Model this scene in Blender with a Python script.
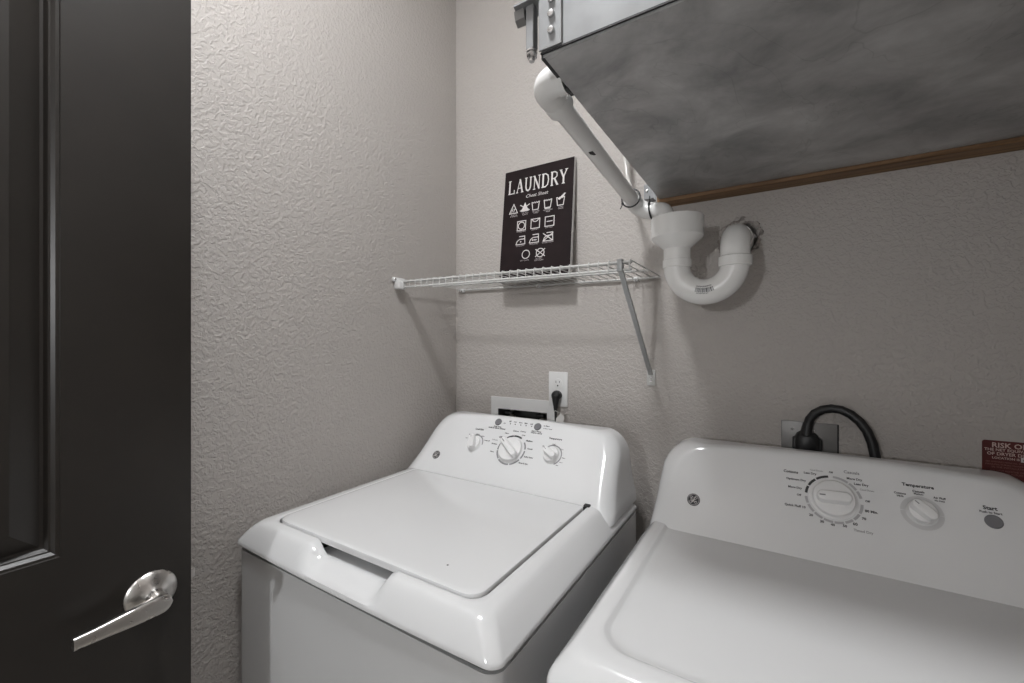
import bpy, bmesh, math, random
from mathutils import Vector, Matrix, noise
random.seed(4)
for o in list(bpy.data.objects): bpy.data.objects.remove(o)
SC = bpy.context.scene
COL = SC.collection
PI = math.pi
Z0 = 1.32            # camera height; all shapes below are written with z relative to it

# ------------------------------------------------------------------ camera, world, exposure
cd = bpy.data.cameras.new('camera'); cam = bpy.data.objects.new('camera', cd); COL.objects.link(cam)
cam.location = (0, 0, Z0); cam.rotation_euler = (PI/2, 0, math.radians(32.03))
cd.sensor_width = 36; cd.lens = 421.56/1024*36; cd.clip_start = 0.01
SC.camera = cam
w = bpy.data.worlds.new('world'); SC.world = w; w.use_nodes = True
w.node_tree.nodes['Background'].inputs[0].default_value = (0.8, 0.85, 0.9, 1)
w.node_tree.nodes['Background'].inputs[1].default_value = 0.1
SC.view_settings.view_transform = 'Standard'; SC.view_settings.look = 'None'
SC.view_settings.gamma = 1; SC.view_settings.use_curve_mapping = False
SC.view_settings.exposure = 0.0
LAMP_E = 176.0       # ceiling lamp glass, emission strength
FLASH_W = 10.5      # added hallway light in place of a camera flash, watts
ADDED_HALL_E = 46.0        # added hallway ceiling lamp for soft fill, emission strength

# ------------------------------------------------------------------ materials
MATS = {}
def mat(name, col, rough=0.5, metal=0.0, var=0.0, vscale=6.0, bump=0.0, bscale=80.0, bdist=0.002, coat=0.0,
        emit=None, estr=0.0, stretch=(1, 1, 1), rvar=0.0, alpha=1.0, trans=0.0, detail=4.0):
    if name in MATS: return MATS[name]
    m = bpy.data.materials.new(name); m.use_nodes = True
    nt = m.node_tree; b = nt.nodes['Principled BSDF']
    b.inputs['Base Color'].default_value = (*col, 1)
    b.inputs['Roughness'].default_value = rough; b.inputs['Metallic'].default_value = metal
    b.inputs['Coat Weight'].default_value = coat; b.inputs['Coat Roughness'].default_value = 0.06
    b.inputs['Transmission Weight'].default_value = trans
    if emit:
        b.inputs['Emission Color'].default_value = (*emit, 1); b.inputs['Emission Strength'].default_value = estr
    geo = nt.nodes.new('ShaderNodeNewGeometry'); mp = nt.nodes.new('ShaderNodeMapping')
    mp.inputs['Scale'].default_value = stretch
    nt.links.new(geo.outputs['Position'], mp.inputs['Vector'])
    if var or rvar:
        n = nt.nodes.new('ShaderNodeTexNoise'); n.inputs['Scale'].default_value = vscale; n.inputs['Detail'].default_value = detail
        nt.links.new(mp.outputs[0], n.inputs['Vector'])
        if var:
            r = nt.nodes.new('ShaderNodeMapRange'); r.inputs[1].default_value = 0.3; r.inputs[2].default_value = 0.7
            r.inputs[3].default_value = 1-var; r.inputs[4].default_value = 1+var
            nt.links.new(n.outputs['Fac'], r.inputs[0])
            mx = nt.nodes.new('ShaderNodeVectorMath'); mx.operation = 'SCALE'
            mx.inputs[0].default_value = col; nt.links.new(r.outputs[0], mx.inputs['Scale'])
            nt.links.new(mx.outputs[0], b.inputs['Base Color'])
        if rvar:
            r2 = nt.nodes.new('ShaderNodeMapRange'); r2.inputs[1].default_value = 0.3; r2.inputs[2].default_value = 0.7
            r2.inputs[3].default_value = rough-rvar; r2.inputs[4].default_value = rough+rvar
            nt.links.new(n.outputs['Fac'], r2.inputs[0]); nt.links.new(r2.outputs[0], b.inputs['Roughness'])
    if bump:
        n2 = nt.nodes.new('ShaderNodeTexNoise'); n2.inputs['Scale'].default_value = bscale; n2.inputs['Detail'].default_value = 2.5
        n2.inputs['Roughness'].default_value = 0.45
        bp = nt.nodes.new('ShaderNodeBump'); bp.inputs['Strength'].default_value = bump; bp.inputs['Distance'].default_value = bdist
        nt.links.new(mp.outputs[0], n2.inputs['Vector'])
        nt.links.new(n2.outputs['Fac'], bp.inputs['Height']); nt.links.new(bp.outputs[0], b.inputs['Normal'])
    MATS[name] = m
    return m

def mat_wall():
    m = mat('wall_paint', (0.468, 0.437, 0.412), 0.62)
    nt = m.node_tree; b = nt.nodes['Principled BSDF']
    geo = nt.nodes['Geometry']
    n1 = nt.nodes.new('ShaderNodeTexNoise'); n1.inputs['Scale'].default_value = 112; n1.inputs['Detail'].default_value = 2.0
    n1.inputs['Distortion'].default_value = 0.6
    n2 = nt.nodes.new('ShaderNodeTexNoise'); n2.inputs['Scale'].default_value = 38; n2.inputs['Detail'].default_value = 1.0
    for n in (n1, n2): nt.links.new(geo.outputs['Position'], n.inputs['Vector'])
    cr = nt.nodes.new('ShaderNodeMapRange'); cr.interpolation_type = 'SMOOTHSTEP'
    cr.inputs[1].default_value = 0.40; cr.inputs[2].default_value = 0.62
    nt.links.new(n1.outputs['Fac'], cr.inputs[0])
    ad = nt.nodes.new('ShaderNodeMath'); ad.operation = 'MULTIPLY_ADD'; ad.inputs[1].default_value = 0.8
    nt.links.new(n2.outputs['Fac'], ad.inputs[0]); nt.links.new(cr.outputs[0], ad.inputs[2])
    bp = nt.nodes.new('ShaderNodeBump'); bp.inputs['Strength'].default_value = 0.58; bp.inputs['Distance'].default_value = 0.0019
    nt.links.new(ad.outputs[0], bp.inputs['Height']); nt.links.new(bp.outputs[0], b.inputs['Normal'])
    return m

def mat_sheet():
    # galvanised sheet metal, cloudy and scuffed
    m = mat('scuffed_sheet_metal', (0.3, 0.3, 0.3), 0.42, 0.6)
    nt = m.node_tree; b = nt.nodes['Principled BSDF']; geo = nt.nodes['Geometry']
    n1 = nt.nodes.new('ShaderNodeTexNoise'); n1.inputs['Scale'].default_value = 7; n1.inputs['Detail'].default_value = 9; n1.inputs['Roughness'].default_value = 0.62; n1.inputs['Distortion'].default_value = 0.35
    n2 = nt.nodes.new('ShaderNodeTexNoise'); n2.inputs['Scale'].default_value = 2.6; n2.inputs['Detail'].default_value = 3; n2.inputs['Distortion'].default_value = 2.5
    for n in (n1, n2): nt.links.new(geo.outputs['Position'], n.inputs['Vector'])
    r = nt.nodes.new('ShaderNodeValToRGB'); e = r.color_ramp.elements
    e[0].position = 0.34; e[0].color = (0.31, 0.31, 0.313, 1); e[1].position = 0.68; e[1].color = (0.64, 0.64, 0.636, 1)
    nt.links.new(n1.outputs['Fac'], r.inputs[0])
    # scuff lines: thin isolines of a distorted noise
    sb = nt.nodes.new('ShaderNodeMath'); sb.operation = 'SUBTRACT'; sb.inputs[1].default_value = 0.5
    ab = nt.nodes.new('ShaderNodeMath'); ab.operation = 'ABSOLUTE'
    nt.links.new(n2.outputs['Fac'], sb.inputs[0]); nt.links.new(sb.outputs[0], ab.inputs[0])
    mr = nt.nodes.new('ShaderNodeMapRange'); mr.inputs[1].default_value = 0.0; mr.inputs[2].default_value = 0.006; mr.inputs[3].default_value = 0.85; mr.inputs[4].default_value = 1.0
    nt.links.new(ab.outputs[0], mr.inputs[0])
    mx = nt.nodes.new('ShaderNodeVectorMath'); mx.operation = 'SCALE'
    nt.links.new(r.outputs[0], mx.inputs[0]); nt.links.new(mr.outputs[0], mx.inputs['Scale'])
    nt.links.new(mx.outputs[0], b.inputs['Base Color'])
    rr = nt.nodes.new('ShaderNodeMapRange'); rr.inputs[1].default_value = 0.3; rr.inputs[2].default_value = 0.7; rr.inputs[3].default_value = 0.34; rr.inputs[4].default_value = 0.55
    nt.links.new(n1.outputs['Fac'], rr.inputs[0]); nt.links.new(rr.outputs[0], b.inputs['Roughness'])
    return m

def mat_wood():
    m = mat('raw_lumber', (0.2, 0.11, 0.05), 0.6)
    nt = m.node_tree; b = nt.nodes['Principled BSDF']; geo = nt.nodes['Geometry']
    mp = nt.nodes.new('ShaderNodeMapping'); mp.inputs['Scale'].default_value = (1.2, 40, 40)
    nt.links.new(geo.outputs['Position'], mp.inputs['Vector'])
    n = nt.nodes.new('ShaderNodeTexNoise'); n.inputs['Scale'].default_value = 2.5; n.inputs['Detail'].default_value = 6; n.inputs['Distortion'].default_value = 0.8
    nt.links.new(mp.outputs[0], n.inputs['Vector'])
    r = nt.nodes.new('ShaderNodeValToRGB'); e = r.color_ramp.elements
    e[0].position = 0.3; e[0].color = (0.12, 0.062, 0.027, 1); e[1].position = 0.7; e[1].color = (0.30, 0.175, 0.085, 1)
    nt.links.new(n.outputs['Fac'], r.inputs[0]); nt.links.new(r.outputs[0], b.inputs['Base Color'])
    return m

M_WALL = mat_wall()
M_CEIL = mat('ceiling_paint', (0.78, 0.77, 0.75), 0.8, bump=0.3, bscale=90)
M_FLOOR = mat('floor_tile', (0.48, 0.45, 0.41), 0.4, var=0.2, vscale=9)
M_TRIM = mat('white_trim_paint', (0.75, 0.74, 0.72), 0.35)
M_DOOR = mat('dark_door_paint', (0.0185, 0.0155, 0.0130), 0.38, bump=0.12, bscale=160, bdist=0.0006, var=0.12, vscale=12)
M_NICK = mat('satin_nickel', (0.56, 0.54, 0.52), 0.3, 1.0, rvar=0.05, vscale=60)
M_ENAM = mat('white_enamel', (0.74, 0.745, 0.75), 0.15, coat=0.4, var=0.015, vscale=3)
M_CABN = mat('white_cabinet_enamel', (0.68, 0.685, 0.69), 0.2, coat=0.3, var=0.015, vscale=3)
M_PLAS = mat('white_plastic', (0.74, 0.74, 0.735), 0.32, var=0.02, vscale=10)
M_KNOB = mat('knob_plastic', (0.78, 0.78, 0.78), 0.28, var=0.02, vscale=30)
M_PVC = mat('white_pvc', (0.82, 0.815, 0.80), 0.26, var=0.03, vscale=14)
M_WIRE = mat('white_coated_wire', (0.58, 0.58, 0.565), 0.35, var=0.03, vscale=20)
M_STRUT = mat('grey_strut_steel', (0.40, 0.41, 0.41), 0.4, 0.2, var=0.05, vscale=20)
M_GAP = mat('dark_gap', (0.03, 0.03, 0.03), 0.7, var=0.1, vscale=20)
M_INK = mat('black_print', (0.035, 0.035, 0.038), 0.5, var=0.1, vscale=40)
M_GREY = mat('grey_print', (0.22, 0.22, 0.23), 0.5, var=0.1, vscale=40)
M_LTG = mat('pale_grey_print', (0.42, 0.42, 0.43), 0.5, var=0.05, vscale=40)
M_BTN = mat('grey_button', (0.17, 0.17, 0.18), 0.4, var=0.05, vscale=40)
M_BLK = mat('black_rubber', (0.012, 0.012, 0.013), 0.45, var=0.1, vscale=30)
M_SHEET = mat_sheet()
M_GALV = mat('bright_galvanised_steel', (0.27, 0.275, 0.28), 0.5, 0.3, var=0.10, vscale=22, rvar=0.06, detail=3)
M_ZINC = mat('zinc_bolt', (0.62, 0.62, 0.62), 0.25, 1.0, var=0.08, vscale=60)
M_WOOD = mat_wood()
M_SIGN = mat('dark_brown_sign_print', (0.0135, 0.0075, 0.008), 0.7, var=0.25, vscale=18)
M_SIGN.node_tree.nodes['Principled BSDF'].inputs['Specular IOR Level'].default_value = 0.2
M_SIGNE = mat('white_canvas_edge', (0.62, 0.61, 0.59), 0.7, bump=0.2, bscale=600, bdist=0.0004)
M_WHITE = mat('white_print', (0.66, 0.63, 0.62), 0.6, var=0.05, vscale=60)
M_DIMW = mat('faded_white_print', (0.5, 0.46, 0.46), 0.6, var=0.1, vscale=60)
M_RED = mat('dark_red_vinyl', (0.085, 0.010, 0.009), 0.45, var=0.08, vscale=20)
M_PINK = mat('pale_sticker_print', (0.60, 0.46, 0.42), 0.5, var=0.05, vscale=40)
M_BRASS = mat('valve_metal', (0.5, 0.47, 0.42), 0.3, 1.0, var=0.1, vscale=60)
M_PLATE = mat('grey_steel_plate', (0.22, 0.215, 0.21), 0.42, 0.3, var=0.06, vscale=30)
LCOL = (0.975, 0.985, 1.0)
M_GLASS = mat('lamp_glass', (0.9, 0.9, 0.88), 0.4, emit=LCOL, estr=LAMP_E, var=0.01)
M_GLASSH = mat('added_hall_glass', (0.9, 0.9, 0.88), 0.4, emit=LCOL, estr=ADDED_HALL_E, var=0.01)
M_GLASSS = mat('flash_stand_in_glass', (0.9, 0.9, 0.88), 0.4, emit=LCOL, estr=4.0, var=0.01)
M_TUBE = mat('clear_vinyl_tube', (0.60, 0.58, 0.55), 0.2, var=0.04, vscale=30)
M_PLAST = mat('torn_plaster', (0.33, 0.30, 0.28), 0.85, bump=0.8, bscale=220, bdist=0.003, var=0.3, vscale=60)

# ------------------------------------------------------------------ object helpers
BASE = {}
def finish(bm, sharp=38, smooth=True):
    bmesh.ops.remove_doubles(bm, verts=bm.verts, dist=1e-6)
    bmesh.ops.recalc_face_normals(bm, faces=bm.faces)
    lim = math.radians(sharp)
    for f in bm.faces: f.smooth = smooth
    for e in bm.edges:
        if len(e.link_faces) == 2: e.smooth = e.calc_face_angle(0) < lim
def mesh_of(bm, name, recalc=True, sharp=38):
    if recalc: finish(bm, sharp)
    me = bpy.data.meshes.new(name); bm.to_mesh(me); bm.free(); return me
def tag(o, label=None, cat=None, group=None, kind=None):
    if label: o['label'] = label
    if cat: o['category'] = cat
    if group: o['group'] = group
    if kind: o['kind'] = kind
    return o
def thing(name, loc, label, cat, group=None):
    o = bpy.data.objects.new(name, None); COL.objects.link(o); o.empty_display_size = 0.05
    p = Vector(loc) + Vector((0, 0, Z0)); o.location = p; BASE[o.name] = p
    return tag(o, label, cat, group)
def obj(name, bm, m, parent=None, at=None, recalc=True, sharp=38):
    """one mesh object; shapes are in place (z relative to the camera height) unless `at` gives the place of a local shape"""
    me = bm if isinstance(bm, bpy.types.Mesh) else mesh_of(bm, name, recalc, sharp)
    if not me.materials: me.materials.append(m)
    o = bpy.data.objects.new(name, me); COL.objects.link(o)
    pb = BASE[parent.name] if parent else Vector((0, 0, 0))
    if at is None:
        cs = [v.co for v in me.vertices]
        lo = Vector([min(c[i] for c in cs) for i in range(3)]); hi = Vector([max(c[i] for c in cs) for i in range(3)])
        org = Vector(((lo.x+hi.x)/2, (lo.y+hi.y)/2, lo.z))
        me.transform(Matrix.Translation(-org))
    else: org = Vector(at)
    org = org + Vector((0, 0, Z0))
    o.location = org - pb
    if parent: o.parent = parent
    BASE[o.name] = org
    return o
def struct(name, bm, m, label, cat='structure', parent=None, recalc=True):
    o = obj(name, bm, m, parent, recalc=recalc)
    if not parent: tag(o, label, cat, kind='structure')
    return o

# ------------------------------------------------------------------ shape helpers
def box(bm, lo, hi, bev=0.0, seg=2):
    vs = [bm.verts.new((x, y, z)) for z in (lo[2], hi[2]) for y in (lo[1], hi[1]) for x in (lo[0], hi[0])]
    fs = [bm.faces.new([vs[i] for i in q]) for q in ((0, 2, 3, 1), (4, 5, 7, 6), (0, 1, 5, 4), (2, 6, 7, 3), (0, 4, 6, 2), (1, 3, 7, 5))]
    if bev:
        es = list({e for f in fs for e in f.edges})
        bmesh.ops.bevel(bm, geom=es, offset=bev, segments=seg, profile=0.5, affect='EDGES')
    return vs
def bx(lo, hi, bev=0.0, seg=2):
    bm = bmesh.new(); box(bm, lo, hi, bev, seg); return bm
def loft(bm, rings, close_ring=True, cap0=False, cap1=False):
    R = [[bm.verts.new(p) for p in r] for r in rings]
    n = len(R[0])
    for a, b in zip(R, R[1:]):
        for i in range(n if close_ring else n-1):
            j = (i+1) % n
            bm.faces.new((a[i], a[j], b[j], b[i]))
    if cap0: bm.faces.new(R[0][::-1])
    if cap1: bm.faces.new(R[-1])
    return R
def tube(bm, path, rad, n=12, caps=True):
    path = [Vector(p) for p in path]
    rads = rad if isinstance(rad, (list, tuple)) else [rad]*len(path)
    T = []
    for i in range(len(path)):
        a = path[max(i-1, 0)]; b = path[min(i+1, len(path)-1)]
        T.append((b-a).normalized())
    up = Vector((0, 0, 1)) if abs(T[0].z) < 0.9 else Vector((0, 1, 0))
    nrm = (up - T[0]*up.dot(T[0])).normalized(); rings = []
    for p, t, r in zip(path, T, rads):
        nrm = (nrm - t*nrm.dot(t)).normalized(); bn = t.cross(nrm)
        rings.append([p + (nrm*math.cos(2*PI*k/n) + bn*math.sin(2*PI*k/n))*r for k in range(n)])
    loft(bm, rings, True, caps, caps)
def tb(path, rad, n=12, caps=True):
    bm = bmesh.new(); tube(bm, path, rad, n, caps); return bm
def lathe(bm, prof, C, axis, n=32, cap0=True, cap1=True):
    """prof: (radius, distance along axis)"""
    A = Vector(axis).normalized(); C = Vector(C)
    u = A.orthogonal().normalized(); v = A.cross(u)
    loft(bm, [[C + A*d + (u*math.cos(2*PI*k/n) + v*math.sin(2*PI*k/n))*r for k in range(n)] for r, d in prof], True, cap0, cap1)
def lt(prof, C, axis, n=32, cap0=True, cap1=True):
    bm = bmesh.new(); lathe(bm, prof, C, axis, n, cap0, cap1); return bm
def arc(C, u, v, r, a0, a1, n):
    C = Vector(C); u = Vector(u); v = Vector(v)
    return [C + u*(r*math.cos(math.radians(a0+(a1-a0)*i/n))) + v*(r*math.sin(math.radians(a0+(a1-a0)*i/n))) for i in range(n+1)]
def rrect(x0, x1, y0, y1, rf, rb, nx=40, ny=16, nc=8):
    """rounded rectangle, counter-clockwise from the front-left corner's end; rf front radius, rb back radius"""
    P = []
    P += [(x0+rf + (x1-x0-2*rf)*i/nx, y0) for i in range(nx)]
    P += [(x1-rf + rf*math.sin(PI/2*i/nc), y0+rf - rf*math.cos(PI/2*i/nc)) for i in range(nc)]
    P += [(x1, y0+rf + (y1-y0-rf-rb)*i/ny) for i in range(ny)]
    P += [(x1-rb + rb*math.cos(PI/2*i/nc), y1-rb + rb*math.sin(PI/2*i/nc)) for i in range(nc)]
    P += [(x1-rb - (x1-x0-2*rb)*i/nx, y1) for i in range(nx)]
    P += [(x0+rb - rb*math.sin(PI/2*i/nc), y1-rb + rb*math.cos(PI/2*i/nc)) for i in range(nc)]
    P += [(x0, y1-rb - (y1-y0-rf-rb)*i/ny) for i in range(ny)]
    P += [(x0+rf - rf*math.cos(PI/2*i/nc), y0+rf - rf*math.sin(PI/2*i/nc)) for i in range(nc)]
    return P
def smooth01(t): t = max(0.0, min(1.0, t)); return t*t*(3-2*t)

class Frame:
    """a flat working plane in the scene: X to the right, S up along it, N out of it"""
    def __init__(s, P, X, S):
        s.P = Vector(P); s.X = Vector(X).normalized(); s.S = Vector(S).normalized(); s.N = s.X.cross(s.S).normalized()
    def p(s, x, t, n=0.0): return s.P + s.X*x + s.S*t + s.N*n
def ribbon(bm, fr, pts, wd, n, closed=False):
    """flat stroke of width wd along 2-D points"""
    P = [Vector((a, b)) for a, b in pts]; m = len(P); L = []; R = []
    for i in range(m):
        a = P[(i-1) % m] if closed else P[max(i-1, 0)]; b = P[(i+1) % m] if closed else P[min(i+1, m-1)]
        if closed or 0 < i < m-1:
            d1 = (P[i]-a).normalized(); d2 = (b-P[i]).normalized(); d = d1+d2
            d = d.normalized() if d.length > 1e-6 else d1
            k = 1/max(0.45, d.dot(d1))
        else: d = (b-a).normalized(); k = 1
        q = Vector((-d.y, d.x))*(wd/2*k)
        L.append(bm.verts.new(fr.p(P[i].x+q.x, P[i].y+q.y, n))); R.append(bm.verts.new(fr.p(P[i].x-q.x, P[i].y-q.y, n)))
    for i in range(m if closed else m-1):
        j = (i+1) % m; bm.faces.new((L[i], R[i], R[j], L[j]))
def poly(bm, fr, pts, n): bm.faces.new([bm.verts.new(fr.p(a, b, n)) for a, b in pts])
def rect2(bm, fr, x0, x1, s0, s1, n): poly(bm, fr, [(x0, s0), (x1, s0), (x1, s1), (x0, s1)], n)
def arc2(cx, cs, r, a0, a1, n=12, k=1.0): return [(cx + r*math.cos(math.radians(a0+(a1-a0)*i/n)), cs + k*r*math.sin(math.radians(a0+(a1-a0)*i/n))) for i in range(n+1)]
def disc2(bm, fr, cx, cs, r, n, seg=20): poly(bm, fr, arc2(cx, cs, r, 0, 360*(1-1/seg), seg-1), n)

def lettering(bm, fr, items, n):
    """items: (text, x, s, size, align, shear, weight). Adds flat letters to bm."""
    tmp = []; fit = {}
    for it in items:
        txt, x, s, size = it[:4]; al = it[4] if len(it) > 4 else 'C'; sh = it[5] if len(it) > 5 else 0; wt = it[6] if len(it) > 6 else 0
        c = bpy.data.curves.new('lettering_curve', 'FONT'); c.body = txt; c.size = size; c.resolution_u = 2; c.shear = sh
        c.offset = wt*size; c.align_x = {'C': 'CENTER', 'L': 'LEFT', 'R': 'RIGHT', 'W': 'CENTER'}[al]; c.align_y = 'CENTER'
        o = bpy.data.objects.new('lettering_curve', c); COL.objects.link(o); tmp.append((o, x, s))
        if al == 'W': fit[o.name] = size; c.size = 1.0; c.offset = wt
    bpy.context.view_layer.update()
    dg = bpy.context.evaluated_depsgraph_get()
    for o, x, s in tmp:
        me = bpy.data.meshes.new_from_object(o.evaluated_get(dg))
        q = 1.0
        if o.name in fit:
            xs = [v.co.x for v in me.vertices]; q = fit[o.name]/(max(xs)-min(xs))
        vs = [bm.verts.new(fr.p(x+v.co.x*q, s+v.co.y*q, n)) for v in me.vertices]
        for pgn in me.polygons:
            try: bm.faces.new([vs[i] for i in pgn.vertices])
            except ValueError: pass
        bpy.data.meshes.remove(me); c = o.data
        bpy.data.objects.remove(o); bpy.data.curves.remove(c)
def printed(name, fr, items, m, parent, n=0.0005, extra=None):
    bm = bmesh.new()
    if items: lettering(bm, fr, items, n)
    if extra: extra(bm)
    return tag(obj(name, bm, m, parent, recalc=False), kind='stuff')

# ================================================================== THE ROOM
XL, XR, YB, YF = -1.075, 0.56, 1.30, -0.50      # left, right, back wall; doorway wall
ZF, ZC = -Z0, 1.42                               # floor, ceiling
HX0, HX1, HY = -1.7, 0.75, -1.80                 # hallway behind the doorway

def wall_cells(bm, us, vs, hole, put):
    for i in range(len(us)-1):
        for j in range(len(vs)-1):
            if not hole(i, j): put(us[i], us[i+1], vs[j], vs[j+1])
# floor tiles: a grout bed with separate tiles
struct('floor', bx((HX0, HY, ZF-0.05), (HX1, YB+0.1, ZF-0.006)), mat('tile_grout', (0.3, 0.28, 0.26), 0.9, var=0.1), 'beige tiled floor of the laundry closet', 'floor')
fl = bpy.data.objects['floor']
tile = mesh_of(bx((-0.149, -0.149, 0), (0.149, 0.149, 0.006), 0.0015, 1), 'tile')
tile.materials.append(M_FLOOR)
for i in range(8):
    for j in range(10):
        x = HX0+0.155+i*0.302; y = HY+0.155+j*0.302
        if x+0.15 < HX1 and y+0.15 < YB: obj('tile', tile, M_FLOOR, fl, at=(x, y, ZF-0.006))
struct('ceiling', bx((HX0, HY, ZC), (HX1, YB+0.1, ZC+0.05)), M_CEIL, 'white ceiling over laundry closet', 'ceiling')
struct('wall_left', bx((XL-0.08, YF-0.1, ZF), (XL, YB+0.1, ZC)), M_WALL, 'textured warm grey wall beside the washer', 'wall')
struct('wall_right', bx((XR, YF, ZF), (XR+0.08, YB+0.1, ZC)), M_WALL, 'textured warm grey wall right of the dryer', 'wall')

# back wall: openings for the washer outlet box and the drain pipe
OBX0, OBX1, OBZ0, OBZ1 = -0.872, -0.668, -0.345, -0.247
HCX, HCZ = -0.084, 0.280; HS = 0.075
bm = bmesh.new()
us = [XL, OBX0, OBX1, HCX-HS, HCX+HS, XR]; vs = [ZF, OBZ0, OBZ1, HCZ-HS, HCZ+HS, ZC]
wall_cells(bm, us, vs, lambda i, j: (i, j) in ((1, 1), (3, 3)), lambda a, b, c, d: bm.faces.new([bm.verts.new(q) for q in ((a, YB, c), (b, YB, c), (b, YB, d), (a, YB, d))]))
for (xa, za), (xb, zb) in (((OBX0, OBZ0), (OBX1, OBZ0)), ((OBX1, OBZ0), (OBX1, OBZ1)), ((OBX1, OBZ1), (OBX0, OBZ1)), ((OBX0, OBZ1), (OBX0, OBZ0))):
    bm.faces.new([bm.verts.new(q) for q in ((xa, YB, za), (xb, YB, zb), (xb, YB+0.1, zb), (xa, YB+0.1, za))])
bm.faces.new([bm.verts.new(q) for q in ((XL, YB+0.1, ZF), (XR, YB+0.1, ZF), (XR, YB+0.1, ZC), (XL, YB+0.1, ZC))])
# irregular torn hole around the drain elbow
N = 64
def hr(k, r, amp, sd): return r + amp*noise.noise(Vector((3*math.cos(2*PI*k/N), 3*math.sin(2*PI*k/N), sd))) + amp*0.5*noise.noise(Vector((9*math.cos(2*PI*k/N), 9*math.sin(2*PI*k/N), sd)))
def sq(k):
    a = 2*PI*k/N; c, s = math.cos(a), math.sin(a); t = HS/max(abs(c), abs(s)); return (HCX+c*t, HCZ+s*t)
def rg(r, amp, y, sd, ya=0):
    out = []
    for k in range(N):
        a = 2*PI*k/N; q = hr(k, r, amp, sd)
        out.append((HCX+math.cos(a)*q, y - ya*(0.5+noise.noise(Vector((5*math.cos(a), 5*math.sin(a), sd+7)))), HCZ+math.sin(a)*q))
    return out
loft(bm, [[(sq(k)[0], YB, sq(k)[1]) for k in range(N)], rg(0.058, 0.010, YB, 1.0), rg(0.0525, 0.010, YB, 2.0, 0.004), rg(0.047, 0.008, YB, 2.0, 0.003),
          rg(0.043, 0.007, YB+0.004, 3.0), rg(0.042, 0.006, YB+0.02, 3.0), rg(0.042, 0.006, YB+0.09, 3.0)])
for v in bm.verts: v.co = v.co
bmesh.ops.remove_doubles(bm, verts=bm.verts, dist=1e-6)
for f in bm.faces:
    if f.normal.y > 0.5: f.normal_flip()
struct('wall_back', bm, M_WALL, 'textured warm grey wall behind the washer and dryer', 'wall', recalc=False)
WB = bpy.data.objects['wall_back']
bm = bmesh.new()
loft(bm, [rg(0.054, 0.011, YB-0.0004, 5.0), rg(0.051, 0.010, YB-0.001, 5.5, 0.005), rg(0.047, 0.009, YB-0.001, 6.0, 0.004), rg(0.0425, 0.006, YB+0.004, 6.0)])
obj('torn_plaster_edge', bm, M_PLAST, WB)

# doorway wall (behind the camera) and hallway
DX0, DX1, DZ = -0.905, -0.08, 0.73
bm = bmesh.new()
wall_cells(bm, [XL, DX0, DX1, XR], [ZF, DZ, ZC], lambda i, j: (i, j) == (1, 0), lambda a, b, c, d: box(bm, (a, YF-0.1, c), (b, YF, d)))
struct('wall_front', bm, M_WALL, 'textured wall with the doorway behind the camera', 'wall', recalc=False)
bm = bmesh.new()
for a, b, c, d in ((DX0-0.06, DX0+0.0, ZF, DZ+0.06), (DX1, DX1+0.06, ZF, DZ+0.06), (DX0, DX1, DZ, DZ+0.06)):
    box(bm, (a, YF, c), (b, YF+0.015, d), 0.003, 1)
struct('trim_1', bm, M_TRIM, 'white painted casing around the laundry doorway', 'door casing')
struct('wall_hall_back', bx((HX0, HY-0.08, ZF), (HX1, HY, ZC)), M_CEIL, 'pale hallway wall facing the laundry door', 'wall')
struct('wall_hall_left', bx((HX0-0.08, HY, ZF), (HX0, YF-0.1, ZC)), M_CEIL, 'pale hallway wall at the left end', 'wall')
struct('wall_hall_right', bx((HX1, HY, ZF), (HX1+0.08, YF-0.1, ZC)), M_CEIL, 'pale hallway wall at the right end', 'wall')
bm = bmesh.new()
box(bm, (HX0, YF-0.1, ZF), (XL-0.08, YF-0.02, ZC)); box(bm, (XR+0.08, YF-0.1, ZF), (HX1, YF-0.02, ZC))
struct('wall_hall_front', bm, M_CEIL, 'pale hallway wall on either side of the closet', 'wall')
struct('baseboard_left', bx((XL, YF+0.02, ZF), (XL+0.012, YB, ZF+0.09), 0.003, 1), M_TRIM, 'white baseboard along the left wall', 'baseboard')
struct('baseboard_back', bx((XL+0.012, YB-0.012, ZF), (XR, YB, ZF+0.09), 0.003, 1), M_TRIM, 'white baseboard along the back wall', 'baseboard')

# ================================================================== LAMPS
LX, LY = -0.42, 0.21
t = thing('ceiling_lamp', (LX, LY, ZC-0.09), 'round flush ceiling lamp with frosted glass above the doorway', 'lamp')
obj('lamp_base', lt([(0.12, 0), (0.125, 0.01), (0.125, 0.03), (0.115, 0.035)], (LX, LY, ZC-0.035), (0, 0, 1)), M_NICK, t)
obj('lamp_shade', lt([(0.002, -0.05), (0.045, -0.046), (0.078, -0.036), (0.099, -0.02), (0.108, 0.0)], (LX, LY, ZC-0.035), (0, 0, 1)), M_GLASS, t)
def lamp_light(name, loc, watts, size, parent, rot=(0, 0, 0), col=(0.975, 0.985, 1.0), spread=PI):
    l = bpy.data.lights.new(name, 'AREA'); l.shape = 'DISK'; l.size = size; l.energy = watts; l.color = col; l.spread = spread
    o = bpy.data.objects.new(name, l); COL.objects.link(o); o.rotation_euler = rot
    o.location = Vector(loc)+Vector((0, 0, Z0))-BASE[parent.name]; o.parent = parent; return o
SX, SZ = -0.47, 0.25
t = thing('flash_stand_in', (SX, HY, SZ-0.12), 'added flash stand-in shaped as a glass sconce on the hallway wall', 'lamp')  # unseen light, added where a camera flash would throw the sharp shadows
obj('backplate', bx((SX-0.05, HY, SZ-0.10), (SX+0.05, HY+0.015, SZ+0.10), 0.004), M_NICK, t)
obj('lamp_shade', lt([(0.035, -0.08), (0.045, -0.075), (0.05, 0.0), (0.045, 0.075), (0.035, 0.08)], (SX, HY+0.065, SZ), (0, 0, 1)), M_GLASSS, t)
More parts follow.
